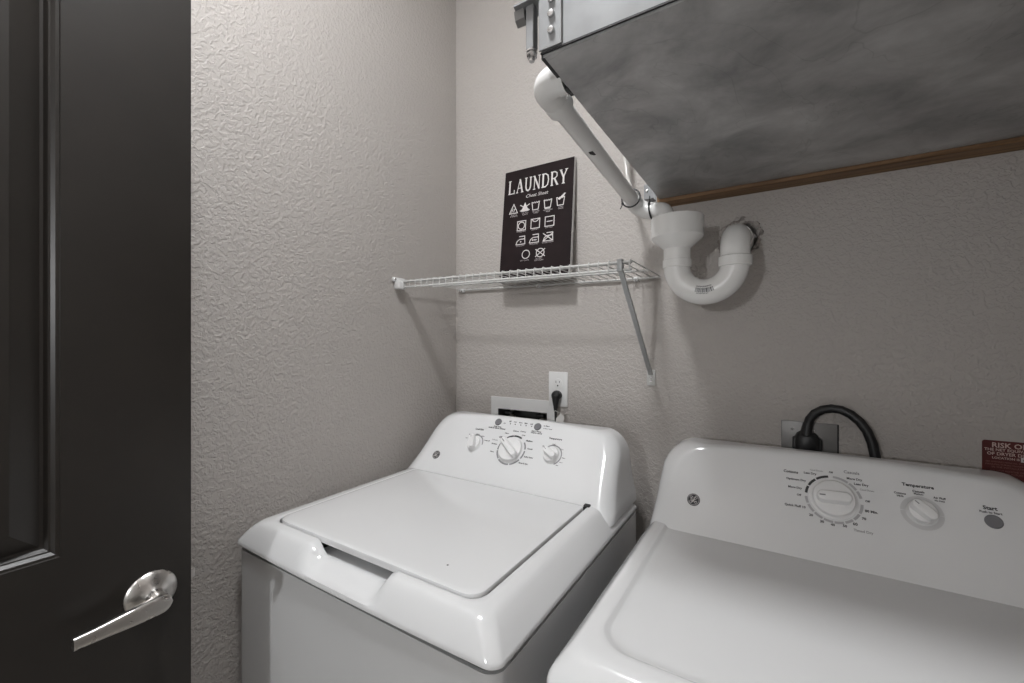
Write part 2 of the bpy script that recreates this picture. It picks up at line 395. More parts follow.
lamp_light('flash_stand_in_light', (SX, HY+0.118, SZ), FLASH_W, 0.10, t, rot=(PI/2, 0, 0))
t = thing('added_hallway_lamp', (-0.5, -1.15, ZC-0.09), 'added round ceiling lamp for soft light from the hallway behind the camera', 'lamp')  # unseen lamp, added to send soft light through the doorway
obj('lamp_base', lt([(0.14, 0), (0.145, 0.01), (0.145, 0.03), (0.13, 0.035)], (-0.5, -1.15, ZC-0.035), (0, 0, 1)), M_NICK, t)
obj('lamp_shade', lt([(0.002, -0.055), (0.05, -0.05), (0.09, -0.038), (0.115, -0.02), (0.125, 0.0)], (-0.5, -1.15, ZC-0.035), (0, 0, 1)), M_GLASSH, t)

# ================================================================== DOOR
DXF, DXB = -0.866, -0.901            # room-side face, wall-side face
DY1, DY0 = 0.327, -0.473            # free edge, hinge edge
DT = 0.70
D = thing('door_1', ((DXF+DXB)/2, (DY0+DY1)/2, ZF), 'open dark brown panelled door with lever handle', 'door')
D['kind'] = 'structure'
def door_face(bm, xf, sgn):
    """stiles and rails as the flat face, moulded recesses with raised panels"""
    ys = [DY0, DY0+0.1585, DY1-0.1585, DY1]; zs = [ZF+0.01, ZF+0.24, -0.50, -0.308, 0.56, DT]
    holes = ((1, 1), (1, 3))
    for i in range(3):
        for j in range(5):
            if (i, j) in holes: continue
            bm.faces.new([bm.verts.new((xf, y, z)) for y, z in ((ys[i], zs[j]), (ys[i+1], zs[j]), (ys[i+1], zs[j+1]), (ys[i], zs[j+1]))])
    for i, j in holes:
        rings = []
        for ins, dep in ((0, 0), (0.0008, 0.003), (0.0045, 0.0038), (0.0085, 0.0080), (0.0105, 0.0085), (0.0145, 0.0138), (0.0180, 0.0145), (0.046, 0.001), (0.048, 0.0005)):
            a, b, c, d = ys[i]+ins, ys[i+1]-ins, zs[j]+ins, zs[j+1]-ins
            x = xf - sgn*dep
            rings.append([(x, a, c), (x, b, c), (x, b, d), (x, a, d)])
        loft(bm, rings, True, False, True)
bm = bmesh.new()
door_face(bm, DXF, 1); door_face(bm, DXB, -1)
for p in (((DXB, DY0), (DXF, DY0)), ((DXB, DY1), (DXF, DY1))):
    (xa, y), (xb, _) = p
    bm.faces.new([bm.verts.new(c) for c in ((xa, y, ZF+0.01), (xb, y, ZF+0.01), (xb, y, DT), (xa, y, DT))])
for z in (ZF+0.01, DT): bm.faces.new([bm.verts.new(c) for c in ((DXB, DY0, z), (DXF, DY0, z), (DXF, DY1, z), (DXB, DY1, z))])
obj('door_leaf', bm, M_DOOR, D, sharp=14)
HYC, HZC = 0.2710, -0.4105
def handle(xf, sg):
    h = obj('rosette', lt([(0.0345, 0), (0.035, 0.003), (0.032, 0.0075), (0.022, 0.012), (0.015, 0.016), (0.0120, 0.019)], (xf, HYC, HZC), (sg, 0, 0), 40), M_NICK, D)
    obj('neck', lt([(0.0125, 0.018), (0.0105, 0.022), (0.0105, 0.028), (0.0115, 0.031), (0.0115, 0.045)], (xf, HYC, HZC), (sg, 0, 0), 24), M_NICK, h)
    bm = bmesh.new(); rings = []
    for u in (0, .004, .012, .025, .042, .062, .085, .11, .17, .24, .32, .4, .5, .6, .7, .8, .9, 0.985, 1.0):
        y = HYC+0.0115 - u*0.110
        hh = 0.0142 if u > 0.11 else 0.0142*math.sqrt(max(0.01, 1-((0.11-u)/0.11)**2))
        hh *= 1-0.38*smooth01((u-0.2)/0.8); xx = xf+sg*(0.046 - 0.005*u*u); th = 0.0075-0.002*u
        zc = HZC - 0.0015 - 0.008*u
        rings.append([(xx+sg*th*math.copysign(abs(math.cos(a))**0.5, math.cos(a)), y, zc+hh*math.copysign(abs(math.sin(a))**0.8, math.sin(a))) for a in [2*PI*k/20 for k in range(20)]])
    loft(bm, rings, True, True, True)
    obj('lever', bm, M_NICK, h)
handle(DXF, 1); handle(DXB, -1)
obj('latch_plate', bx((DXB+0.006, DY1, HZC-0.028), (DXF-0.006, DY1+0.0015, HZC+0.028)), M_NICK, D)
obj('latch_bolt', bx((DXB+0.010, DY1, HZC-0.009), (DXF-0.010, DY1+0.011, HZC+0.009), 0.003), M_NICK, D)
for z in (-1.05, -0.25, 0.5): obj('hinge', tb([(DXF+0.005, DY0-0.008, z), (DXF+0.005, DY0-0.008, z+0.09)], 0.007, 10), M_NICK, D)

# ================================================================== APPLIANCES
def rim_top(O, I, rO, rI, prof, zfun=None, bow=0.0, fill=False):
    """rounded rim between an outer and an inner outline; prof: (blend, z)"""
    bm = bmesh.new(); rings = []
    a = rrect(*O, rO, rO); b = rrect(*I, rI[0], rI[1])
    xc = (O[0]+O[1])/2; hw = (O[1]-O[0])/2
    for f, z in prof:
        r = []
        for (xa, ya), (xb, yb) in zip(a, b):
            x = xa+(xb-xa)*f; y = ya+(yb-ya)*f
            if bow and y < 0.7: y -= bow*(1-((x-xc)/hw)**2)*(1-f)
            r.append((x, y, zfun(x, y, f, z) if zfun else z))
        rings.append(r)
    loft(bm, rings, True, False, fill)
    return bm
def console_shell(x0, x1, yb, fr, s_top, crown, ybase, zbase, rc, rt, taper):
    """control console: sloped front on frame fr, rounded front corners and rounded upper corners"""
    bm = bmesh.new(); rings = []
    S = fr.S; y0, z0 = fr.P.y, fr.P.z
    prof = [(y0+S.y*q, z0+S.z*q) for q in (-0.045, -0.02, -0.008, 0.0)] if ybase is None else [(ybase, zbase), (ybase+0.004, z0-0.014), (y0-0.002, z0-0.001)]
    for s in (0.012, 0.022, 0.05, 0.09, 0.13, 0.15, s_top-0.016, s_top-0.006, s_top): prof.append((y0+S.y*s, z0+S.z*s))
    yt, zt = prof[-1]
    prof += [(yt+0.004, zt+0.0035), (yt+0.010, zt+0.006), (yt+0.018, zt+0.007)]
    zmax = prof[-1][1]; xc = (x0+x1)/2; W = (x1-x0)/2
    for i, (yf, z) in enumerate(prof):
        d = zmax-z
        w = W if d > rt else W-rt+math.sqrt(max(0, rt*rt-(rt-d)**2))
        u_ = max(0, min(1, (z-z0+0.02)/(zmax-z0+0.02))); q_ = 1-(1-u_)**2.2
        xa, xb = xc-w+taper[0]*q_, xc+w-taper[1]*q_
        rl, rr = rc
        tt = smooth01((z-z0-0.02)/(zmax-z0-0.02))
        pts = [(xa, yb)] + [(xa, yb+(yf+rl-yb)*k/4) for k in range(1, 4)]
        pts += [(xa+rl-rl*math.cos(PI/2*k/10), yf+rl-rl*math.sin(PI/2*k/10)) for k in range(11)]
        pts += [(xa+rl+(xb-xa-rl-rr)*k/24, yf) for k in range(1, 24)]
        pts += [(xb-rr+rr*math.sin(PI/2*k/10), yf+rr-rr*math.cos(PI/2*k/10)) for k in range(11)]
        pts += [(xb, yf+rr+(yb-yf-rr)*k/4) for k in range(1, 4)] + [(xb, yb)]
        ring = []
        for x, y in pts:
            c = crown*tt*(1-min(1, ((x-xc)/W)**2))
            k = (yb-y)/max(1e-4, yb-yf)
            ring.append((x, y+S.y*c*k, z+S.z*c))
        rings.append(ring)
    R = loft(bm, rings, False, False, True)
    bm.faces.new([r[0] for r in R] + [r[-1] for r in R][::-1])
    return bm
def logo(fr, cx, cs, r, parent):
    b = obj('logo_badge', (lambda bm: (lathe(bm, [(r, 0), (r, 0.0008), (r*0.97, 0.0012)], fr.p(cx, cs), fr.N, 32), bm)[1])(bmesh.new()), M_INK, parent)
    bm = bmesh.new(); n = 0.0016
    ribbon(bm, fr, arc2(cx, cs, r*0.86, 0, 354, 40), r*0.05, n, True)
    for k in range(4):
        a = 45+90*k
        ribbon(bm, fr, arc2(cx+r*0.52*math.cos(math.radians(a)), cs+r*0.52*math.sin(math.radians(a)), r*0.20, a-120, a+120, 12), r*0.055, n)
    # two looping script initials
    ribbon(bm, fr, [(cx+r*x, cs+r*y) for x, y in ((-.02, .33), (-.2, .42), (-.36, .2), (-.36, -.12), (-.2, -.3), (-.06, -.12), (-.02, .08), (-.2, .05), (-.02, .08), (-.06, -.3), (-.26, -.46))], r*0.09, n)
    ribbon(bm, fr, [(cx+r*x, cs+r*y) for x, y in ((.38, .3), (.24, .42), (.1, .26), (.2, .08), (.32, .04), (.2, .04), (.04, -.14), (.14, -.36), (.32, -.34), (.44, -.16))], r*0.09, n)
    obj('logo_script', bm, M_WHITE, b, recalc=False)
def knob(fr, cx, cs, r, ang, parent, depth=0.016, skirt=1.18, gw=0.30, glen=0.96, name='dial_knob'):
    k = obj(name, (lambda bm: (lathe(bm, [(r*skirt, 0.0), (r*skirt, 0.0012), (r*(skirt*0.5+0.5), 0.0025), (r, 0.003), (r*0.985, depth*0.42), (r*0.93, depth*0.52), (r*0.5, depth*0.58)], fr.p(cx, cs), fr.N, 40), bm)[1])(bmesh.new()), M_KNOB, parent)
    a = math.radians(ang); f2 = Frame(fr.p(cx, cs), fr.X*math.cos(a)+fr.S*math.sin(a), fr.S*math.cos(a)-fr.X*math.sin(a))
    bm = bmesh.new(); rings = []
    for n, sc, ln in ((depth*0.4, 1.25, 1.0), (depth*0.8, 1.05, 1.0), (depth*1.1, 0.92, 0.97), (depth*1.18, 0.8, 0.93), (depth*1.2, 0.6, 0.88)):
        g = r*gw*sc; L = r*glen*ln
        pts = [f2.p(L-g+g*math.cos(math.radians(q)), g*math.sin(math.radians(q)), n) for q in range(-90, 91, 20)]
        pts += [f2.p(-L+g+g*math.cos(math.radians(q)), g*math.sin(math.radians(q)), n) for q in range(90, 271, 20)]
        rings.append(pts)
    loft(bm, rings, True, False, True)
    g = obj('grip', bm, M_KNOB, k)
    bm = bmesh.new(); ribbon(bm, f2, [(-r*glen*0.84, 0), (-r*glen*0.5, 0)], r*0.07, depth*1.2+0.0003)
    obj('pointer_mark', bm, M_GREY, g, recalc=False)
    return k
def dial_ring(fr, cx, cs, segs, r0, r1, m, parent, n=0.0006):
    bm = bmesh.new()
    for a0, a1 in segs: ribbon(bm, fr, arc2(cx, cs, (r0+r1)/2, a0, a1, max(3, int(abs(a1-a0)/6))), r1-r0, n)
    return tag(obj('dial_scale', bm, m, parent, recalc=False), kind='stuff')
def button(fr, cx, cs, r, parent):
    return obj('push_button', (lambda bm: (lathe(bm, [(r, 0), (r, 0.002), (r*0.9, 0.003), (r*0.4, 0.0027)], fr.p(cx, cs), fr.N, 28), bm)[1])(bmesh.new()), M_BTN, parent)

# ---------------------------------------------------------------- washer
WX0, WX1, WY0, WY1 = -1.040, -0.321, 0.475, 1.172
WS = -0.454
W = thing('washing_machine', ((WX0+WX1)/2, (WY0+WY1)/2, ZF), 'white top-load washing machine with three dials, beside the left wall', 'washing machine')
bm = bmesh.new()
cab = rrect(WX0+0.004, WX1-0.004, WY0+0.004, WY1-0.002, 0.028, 0.012)
loft(bm, [[(x, y, z) for x, y in cab] for z in (ZF+0.02, WS-0.0118)], True, True, True)
obj('cabinet', bm, M_CABN, W)
bm = bmesh.new()
cab2 = rrect(WX0+0.010, WX1-0.010, WY0+0.010, WY1-0.006, 0.024, 0.012)
loft(bm, [[(x, y, z) for x, y in cab2] for z in (WS-0.020, WS+0.006)], True, False, False)
obj('seam_gap', bm, M_GAP, W)
for x in (WX0+0.06, WX1-0.06):
    for y in (WY0+0.06, WY1-0.06): obj('foot', lt([(0.022, 0), (0.024, 0.004), (0.018, 0.012), (0.018, 0.025)], (x, y, ZF), (0, 0, 1), 16), M_BLK, W)
LI = (-0.956, -0.387, 0.520, 0.970)     # lid opening
SC0, SC1 = -0.790, -0.560               # finger scoop in the front rim
def scoop(x, y, f, z):
    if y > 0.56: return z
    q = smooth01((x-SC0)/0.030)*smooth01((SC1-x)/0.030)
    if q <= 0: return z
    if z < -0.44 and f > 0.9: return z
    floor = -0.4455+0.0165*smooth01((f-0.1)/0.9)
    return z + (min(z, floor)-z)*q
rim = [(0, WS), (0, WS+0.004), (0.03, WS+0.0085), (0.10, WS+0.0145), (0.22, -0.4275), (0.34, -0.4190), (0.46, -0.4105), (0.54, -0.4062), (0.62, -0.4035), (0.72, -0.4018), (0.85, -0.4005), (0.96, -0.3997), (1.0, -0.4012), (1.0, -0.41), (1.0, -0.445)]
obj('top_panel', rim_top((WX0, WX1, WY0, WY1), LI, 0.023, (0.03, 0.012), rim, scoop, bow=0.005), M_ENAM, W, sharp=60)
obj('scoop_floor', bx((SC0-0.01, LI[2]-0.002, -0.445), (SC1+0.01, LI[2]+0.05, -0.4305), 0.002, 1), M_ENAM, W)
obj('tub_opening', bx((LI[0]-0.005, LI[2]-0.004, -0.462), (LI[1]+0.005, LI[3]+0.005, -0.45)), M_GAP, W)
bm = bmesh.new(); rings = []
for ins, z in ((0.0035, -0.409), (0.0035, -0.4005), (0.0045, -0.3975), (0.0075, -0.3962), (0.014, -0.3958), (0.03, -0.3957)):
    rings.append([(x, y, z) for x, y in rrect(LI[0]+ins+0.0012, LI[1]-ins-0.0012, LI[2]+ins-0.0012, LI[3]-ins-0.0085, 0.03, 0.012)])
loft(bm, rings, True, True, True)
obj('lid', bm, M_ENAM, W)
obj('speck', lt([(0.0022, 0), (0.0016, 0.0003)], (-0.4925, 0.5725, -0.3957), (0, 0, 1), 8), M_GAP, bpy.data.objects['lid'])
obj('lid_seam', bx((LI[0]+0.004, 0.9575, -0.416), (LI[1]-0.004, 0.9690, -0.4035)), M_GAP, W)
obj('lid_hinge', bx((-0.396, 0.958, -0.405), (-0.381, 0.972, -0.396), 0.002), M_GAP, W)
FW = Frame((0, 0.968, -0.400), (1, 0, 0), (0, math.cos(math.radians(50)), math.sin(math.radians(50))))
obj('console', console_shell(WX0+0.008, WX1-0.004, 1.165, FW, 0.184, 0.022, None, -0.452, (0.064, 0.040), 0.060, (0.036, 0.020)), M_ENAM, W, sharp=60)
logo(FW, -0.910, 0.055, 0.0135, W)
knob(FW, -0.787, 0.112, 0.0225, -66, W, 0.02, 1.12, 0.42, 0.98)
knob(FW, -0.653, 0.110, 0.0375, -37, W, 0.022, 1.08, 0.24, 1.02)
knob(FW, -0.523, 0.114, 0.0225, -28, W, 0.02, 1.12, 0.42, 0.98)
dial_ring(FW, -0.653, 0.110, [(62, 98), (100, 128)], 0.0425, 0.0475, M_INK, W)
dial_ring(FW, -0.653, 0.110, [(10, 40), (-28, 4), (-75, -34), (-130, -80), (-170, -135), (160, 186)], 0.0425, 0.0470, M_GREY, W)
dial_ring(FW, -0.787, 0.112, [(0, 110)], 0.0275, 0.0305, M_GREY, W); dial_ring(FW, -0.523, 0.114, [(-60, 130)], 0.0275, 0.0305, M_GREY, W)
button(FW, -0.733, 0.194, 0.0115, W); button(FW, -0.594, 0.194, 0.0115, W)
wt = [('Load Size', -0.7902, 0.1612, 0.0304),
      ('Small', -0.8244, 0.1261, 0.0075),
      ('Medium', -0.8133, 0.1394, 0.0147),
      ('Large', -0.7885, 0.1442, 0.0119),
      ('Super', -0.7663, 0.1395, 0.011),
      ('Precise Fill', -0.7467, 0.1271, 0.02),
      ('Medium', -0.7167, 0.1209, 0.0189),
      ('Heavy', -0.714, 0.0958, 0.0136),
      ('Off', -0.7044, 0.1448, 0.0105),
      ('Heavy', -0.6881, 0.1604, 0.0138),
      ('Colors', -0.66, 0.1709, 0.0197),
      ('Cottons', -0.6355, 0.1723, 0.0187),
      ('Light', -0.6296, 0.1607, 0.0111),
      ('Medium', -0.6048, 0.1454, 0.0211),
      ('Casuals', -0.594, 0.1218, 0.0177),
      ('Bulky Items', -0.5897, 0.0965, 0.0279),
      ('Rinse & Spin', -0.5992, 0.0762, 0.0295),
      ('Deep Rinse', -0.7292, 0.1781, 0.028),
      ('Hold for fabric softener', -0.729, 0.1726, 0.063),
      ('On', -0.7096, 0.1923, 0.0068),
      ('Fill', -0.6918, 0.2006, 0.0073),
      ('Wash', -0.674, 0.2008, 0.0111),
      ('Rinse', -0.6547, 0.2006, 0.0119),
      ('Spin', -0.636, 0.2006, 0.0111),
      ('Lid', -0.6166, 0.2002, 0.0083),
      ('Start / Pause', -0.5931, 0.1786, 0.0321),
      ('Hold to cancel', -0.5913, 0.1731, 0.0362),
      ('to Start', -0.5662, 0.1995, 0.0193),
      ('to Pause / Cancel', -0.5601, 0.1909, 0.0282),
      ('Temperature', -0.5265, 0.1633, 0.0408),
      ('Tap', -0.5541, 0.1359, 0.0093),
      ('Cold', -0.5258, 0.1463, 0.0091),
      ('Cool', -0.4976, 0.1343, 0.0084),
      ('Warm', -0.4861, 0.1104, 0.0099),
      ('Warm +', -0.4895, 0.097, 0.0104),
      ('Hot', -0.4984, 0.0871, 0.0064)]
def wind(bm):
    for i, x in enumerate((-0.6887, -0.6714, -0.6517, -0.6333, -0.6141)): rect2(bm, FW, x-0.0018, x+0.0018, 0.1912, 0.1946, 0.0005)
printed('panel_lettering', FW, [(*q, 'W', 0, 0.035) for q in wt], M_INK, W, extra=wind)
printed('grey_lettering', FW, [('Delicates', -0.7201, 0.1337, 0.0203, 'W', 0, 0.02)], M_GREY, W)

# ---------------------------------------------------------------- dryer
GX0, GX1, GY0, GY1 = -0.264, 0.446, 0.488, 1.180
G = thing('dryer', ((GX0+GX1)/2, (GY0+GY1)/2, ZF), 'white dryer with one large dial, right of the washing machine', 'dryer')
bm = bmesh.new()
cab = rrect(GX0+0.003, GX1-0.003, GY0+0.003, GY1-0.002, 0.022, 0.012)
loft(bm, [[(x, y, z) for x, y in cab] for z in (ZF+0.02, -0.462)], True, True, True)
obj('cabinet', bm, M_CABN, G)
for x in (GX0+0.06, GX1-0.06):
    for y in (GY0+0.06, GY1-0.06): obj('foot', lt([(0.022, 0), (0.024, 0.004), (0.018, 0.012), (0.018, 0.025)], (x, y, ZF), (0, 0, 1), 16), M_BLK, G)
dd = obj('dryer_door', bx((GX0+0.12, GY0-0.022, -1.08), (GX1-0.06, GY0+0.004, -0.60), 0.012, 3), M_CABN, G)
obj('door_handle', bx((GX0+0.125, GY0-0.034, -0.90), (GX0+0.15, GY0-0.018, -0.78), 0.006, 2), M_CABN, dd)
bm = bmesh.new(); rings = []
PI_ = (GX0+0.054, GX1-0.054, GY0+0.066, 1.04)
oa = rrect(GX0, GX1, GY0, GY1, 0.03, 0.02); ib = rrect(*PI_, 0.05, 0.02)
for f, z in ((0, -0.4605), (0, -0.4535), (0.03, -0.4475), (0.10, -0.441), (0.25, -0.431), (0.38, -0.4225), (0.46, -0.418), (0.55, -0.4152), (0.68, -0.4142), (0.84, -0.4138), (0.93, -0.4140), (0.98, -0.4152), (1.05, -0.4185), (1.11, -0.4198), (1.3, -0.4202)):
    rings.append([(xa+(xb-xa)*f, ya+(yb-ya)*f, z) for (xa, ya), (xb, yb) in zip(oa, ib)])
loft(bm, rings, True, False, True)
obj('top_panel', bm, M_ENAM, G, sharp=60)
FG = Frame((0, 0.995, -0.412), (1, 0, 0), (0, math.cos(math.radians(58)), math.sin(math.radians(58))))
obj('console', console_shell(GX0+0.010, GX1-0.006, 1.172, FG, 0.178, 0.018, None, -0.452, (0.048, 0.048), 0.066, (0.014, 0.020)), M_ENAM, G, sharp=60)
logo(FG, -0.158, 0.063, 0.0135, G)
knob(FG, 0.0975, 0.114, 0.0355, 3, G, 0.022, 1.10, 0.30, 0.80)
knob(FG, 0.2276, 0.116, 0.0205, -44, G, 0.022, 1.05, 0.45, 1.0)
button(FG, 0.319, 0.1187, 0.0115, G)
dial_ring(FG, 0.0975, 0.114, [(98, 126), (129, 152), (155, 174)], 0.0425, 0.0470, M_INK, G)
dial_ring(FG, 0.0975, 0.114, [(56, 88), (33, 53), (12, 30), (-26, -3), (-47, -29), (-68, -50), (-90, -71), (-112, -93), (-134, -115), (-157, -137), (-177, -160)], 0.0425, 0.0470, M_LTG, G)
dial_ring(FG, 0.2276, 0.1142, [(0, 178), (180, 358)], 0.0225, 0.0300, mat('knob_recess', (0.58, 0.58, 0.585), 0.35, var=0.02), G)
dt = [('Cottons', 0.0272, 0.158, 0.0259),
      ('Less Dry', 0.0608, 0.1601, 0.0216),
      ('Off', 0.096, 0.1677, 0.007),
      ('More Dry', 0.1333, 0.1602, 0.0243),
      ('Less Dry', 0.1433, 0.151, 0.0226),
      ('Off', 0.1508, 0.1199, 0.0073),
      ('80 Min.', 0.1553, 0.1011, 0.0193),
      ('70', 0.1431, 0.0857, 0.0065),
      ('60', 0.1291, 0.0729, 0.0073),
      ('50', 0.1131, 0.0658, 0.0065),
      ('40', 0.0944, 0.064, 0.0066),
      ('30', 0.0774, 0.0664, 0.0065),
      ('20', 0.06, 0.0753, 0.0066),
      ('Quick Fluff 10', 0.0335, 0.0883, 0.0358),
      ('Off', 0.0407, 0.1116, 0.0075),
      ('More Dry', 0.034, 0.1259, 0.0239),
      ('Optimum Dry', 0.0361, 0.1429, 0.0345),
      ('Temperature', 0.2272, 0.1636, 0.0446),
      ('Cottons', 0.2002, 0.1453, 0.0171),
      ('High', 0.2002, 0.14, 0.0094),
      ('Casuals', 0.227, 0.1529, 0.0169),
      ('Medium', 0.2268, 0.1482, 0.0131),
      ('Air Fluff', 0.2548, 0.146, 0.0168),
      ('No Heat', 0.2545, 0.1408, 0.0134),
      ('Start', 0.3179, 0.1412, 0.0178),
      ('Push to Start', 0.3176, 0.1337, 0.0277)]
printed('panel_lettering', FG, [(*q, 'W', 0, 0.035) for q in dt], M_INK, G)
printed('grey_lettering', FG, [(*q, 'W', 0, 0.02) for q in [('Cool Down', 0.072, 0.1678, 0.0215), ('Casuals', 0.1297, 0.1727, 0.025), ('Cool Down', 0.1516, 0.1412, 0.0213), ('Timed Dry', 0.1404, 0.0617, 0.029)]], M_GREY, G)

# ================================================================== AIR HANDLER
AX0, AX1, AY0, AY1, AZ0, AZ1 = -0.284, 0.545, 0.531, 1.240, 0.405, 1.02
A = thing('air_handler', ((AX0+AX1)/2, (AY0+AY1)/2, AZ0), 'galvanised sheet metal air handler hung above the dryer', 'air handler')
obj('casing', bx((AX0, AY0, AZ0+0.004), (AX1, AY1, AZ1), 0.002, 1), M_GALV, A)
obj('bottom_panel', bx((AX0+0.002, AY0+0.003, AZ0), (AX1-0.002, AY1, AZ0+0.006), 0.001, 1), M_SHEET, A)
obj('gasket', bx((AX0-0.001, AY0+0.004, AZ0-0.0006), (AX0+0.004, AY0+0.055, AZ0+0.008)), M_BLK, A)
obj('gasket', bx((AX0-0.002, AY0+0.085, AZ0-0.001), (AX0+0.003, AY0+0.110, AZ0+0.008)), M_BLK, A)
obj('front_seam', bx((AX0, AY0-0.0006, AZ0+0.0035), (AX1, AY0+0.002, AZ0+0.006)), M_BLK, A)
cp = obj('corner_plate', bx((AX0-0.002, AY0-0.003, AZ0+0.007), (AX0+0.034, AY0-0.0002, AZ0+0.30), 0.0008, 1), M_GALV, A)
for z in (0.434, 0.457, 0.478):
    obj('bolt', lt([(0.0052, 0), (0.0052, 0.0025), (0.0045, 0.004), (0.002, 0.0045)], (AX0+0.0185, AY0-0.003, z), (0, -1, 0), 12), M_ZINC, cp)
for z in (0.60, 0.66):
    obj('bolt', lt([(0.0052, 0), (0.0052, 0.0025), (0.0045, 0.004), (0.002, 0.0045)], (AX0+0.0185, AY0-0.003, z), (0, -1, 0), 12), M_ZINC, cp)
# hanger post at the front corner
H = thing('hanger_post', (-0.304, 0.541, 0.41), 'square steel hanger post bolted beside the air handler corner', 'hanger')
obj('post', bx((-0.3105, 0.534, 0.4265), (-0.2975, 0.548, 0.56), 0.0012, 1), M_GALV, H)
bm = bmesh.new()
pts = [(-0.330, 0.545), (-0.326, 0.525), (-0.286, 0.525), (-0.2865, 0.560), (-0.322, 0.560)]
loft(bm, [[(x, y, z) for x, y in pts] for z in (0.490, 0.493)], True, True, True)
bm2 = bmesh.new()
loft(bm2, [[(-0.330, y, z) for y, z in ((0.533, 0.49), (0.536, 0.478), (0.544, 0.472), (0.552, 0.478), (0.556, 0.492))], [(-0.314, y, z) for y, z in ((0.533, 0.49), (0.536, 0.478), (0.544, 0.472), (0.552, 0.478), (0.556, 0.492))]], True, True, True)
obj('clip_plate', bm, M_GALV, H); obj('clip_tab', bm2, M_PLATE, H)
obj('washer_ring', lt([(0.0085, 0), (0.0085, 0.0025)], (-0.304, 0.541, 0.4240), (0, 0, 1), 20), M_ZINC, H)
obj('nut', lt([(0.0068, 0), (0.0078, 0.0012), (0.0078, 0.0075)], (-0.304, 0.541, 0.4165), (0, 0, 1), 6), M_ZINC, H)
obj('threaded_rod', tb([(-0.304, 0.541, 0.4115), (-0.304, 0.541, ZC)], 0.0042, 10), M_ZINC, H)
# wooden ledger on the wall
L_ = struct('trim_2', bx((AX0-0.004, 1.242, 0.396), (XR, YB, 0.434), 0.002, 1), M_WOOD, 'raw wood ledger board on the wall under the air handler', 'ledger')

# bracket at the back corner
B = thing('angle_bracket', (-0.302, 1.23, 0.392), 'small galvanised angle bracket at the rear corner of the air handler', 'bracket')
obj('plate', bx((-0.322, 1.232, 0.400), (-0.2885, 1.2345, 0.452), 0.0006, 1), M_GALV, B)
obj('flange', bx((-0.320, 1.200, 0.398), (-0.2885, 1.2340, 0.4005), 0.0006, 1), M_GALV, B)
for x, z in ((-0.314, 0.432), (-0.298, 0.440)):
    obj('screw', lt([(0.0050, 0), (0.0045, 0.002), (0.002, 0.003)], (x, 1.232, z), (0, -1, 0), 10), M_ZINC, B)

# ================================================================== CONDENSATE PIPE, TRAP
PX = -0.331
P = thing('condensate_pipe', (PX, 0.9, 0.37), 'sloping white drain pipe running along the air handler side', 'pipe')
a_, b_ = Vector((PX, 0.655, 0.429)), Vector((PX, 1.17, 0.383)); dr = (b_-a_).normalized()
obj('pipe', tb([a_, b_], 0.0185, 24), M_PVC, P)
mk_ = a_+dr*0.185+Vector((0.004, 0, -0.0182))
obj('ink_mark', bx(mk_-Vector((0.004, 0.009, 0.0005)), mk_+Vector((0.005, 0.009, 0.0006))), M_GAP, P)
ep = [Vector((-0.2865, 0.624, 0.4275))] + arc((PX+0.028, 0.652, 0.4275), (0, -1, 0), (-1, 0, 0), 0.028, 0, 90, 8) + [a_+dr*0.035]
e1 = obj('elbow', tb(ep, 0.0245, 24), M_PVC, P)
obj('collar', tb([a_+dr*0.016, a_+dr*0.040], 0.0258, 24), M_PVC, e1)
obj('collar', tb([(-0.300, 0.624, 0.4275), (-0.2865, 0.624, 0.4275)], 0.0258, 24), M_PVC, e1)
ep2 = [b_-dr*0.03, b_-dr*0.012] + [Vector(q) for q in ((-0.3305, 1.172, 0.3815), (-0.327, 1.181, 0.3775), (-0.319, 1.188, 0.3715), (-0.308, 1.1905, 0.3655), (-0.298, 1.191, 0.362), (-0.287, 1.191, 0.3605))]
e2 = obj('elbow', tb(ep2, 0.0225, 24), M_PVC, P)
TY = 1.14; TXL, TXR = -0.2145, -0.0825; TR = (TXR-TXL)/2; TZ = 0.131+TR
T = thing('drain_trap', ((TXL+TXR)/2, TY, 0.098), 'white plastic drain trap with wide funnel top on the back wall', 'drain trap')
obj('spout', tb([Vector((-0.2866, 1.191, 0.3605)), Vector((-0.275, 1.191, 0.3595))]+[Vector((-0.273+0.024*math.sin(q), 1.191-0.012*math.sin(q), 0.3355+0.024*math.cos(q))) for q in (0.2, 0.5, 0.8, 1.1, 1.4, 1.57)]+[Vector((-0.249, 1.176, 0.300))], 0.0205, 20), M_PVC, T)
hub = obj('funnel', lt([(0.052, 0.3150), (0.0595, 0.3175), (0.0635, 0.3155), (0.0630, 0.266), (0.0610, 0.2625), (0.0345, 0.2385), (0.0325, 0.2365), (0.0325, 0.208)], (TXL, TY, 0), (0, 0, 1), 48, False, False), M_PVC, T, sharp=25)
obj('funnel_bore', lt([(0.0595, 0.3175), (0.054, 0.314), (0.052, 0.268), (0.026, 0.243), (0.024, 0.2)], (TXL, TY, 0), (0, 0, 1), 40, False, True), M_PVC, hub)
bend = [Vector((TXL, TY, 0.212))] + arc(((TXL+TXR)/2, TY, TZ-0.008), (-1, 0, 0), (0, 0, -1), TR, 0, 180, 28) + [Vector((TXR, TY, 0.205))]
tbend = obj('trap_bend', tb(bend, 0.0315, 32), M_PVC, T)
obj('collar', lt([(0.0325, 0.188), (0.0345, 0.190), (0.0345, 0.2075), (0.0325, 0.2085)], (TXL, TY, 0), (0, 0, 1), 40), M_PVC, tbend)
obj('collar', lt([(0.0335, 0.180), (0.0365, 0.182), (0.0365, 0.203), (0.0335, 0.205)], (TXR, TY, 0), (0, 0, 1), 40), M_PVC, tbend)
el = [Vector((TXR, TY, 0.195))] + arc((TXR, TY+0.044, 0.214), (0, -1, 0), (0, 0, 1), 0.044, 0, 84, 12) + [Vector((TXR, YB+0.05, 0.275))]
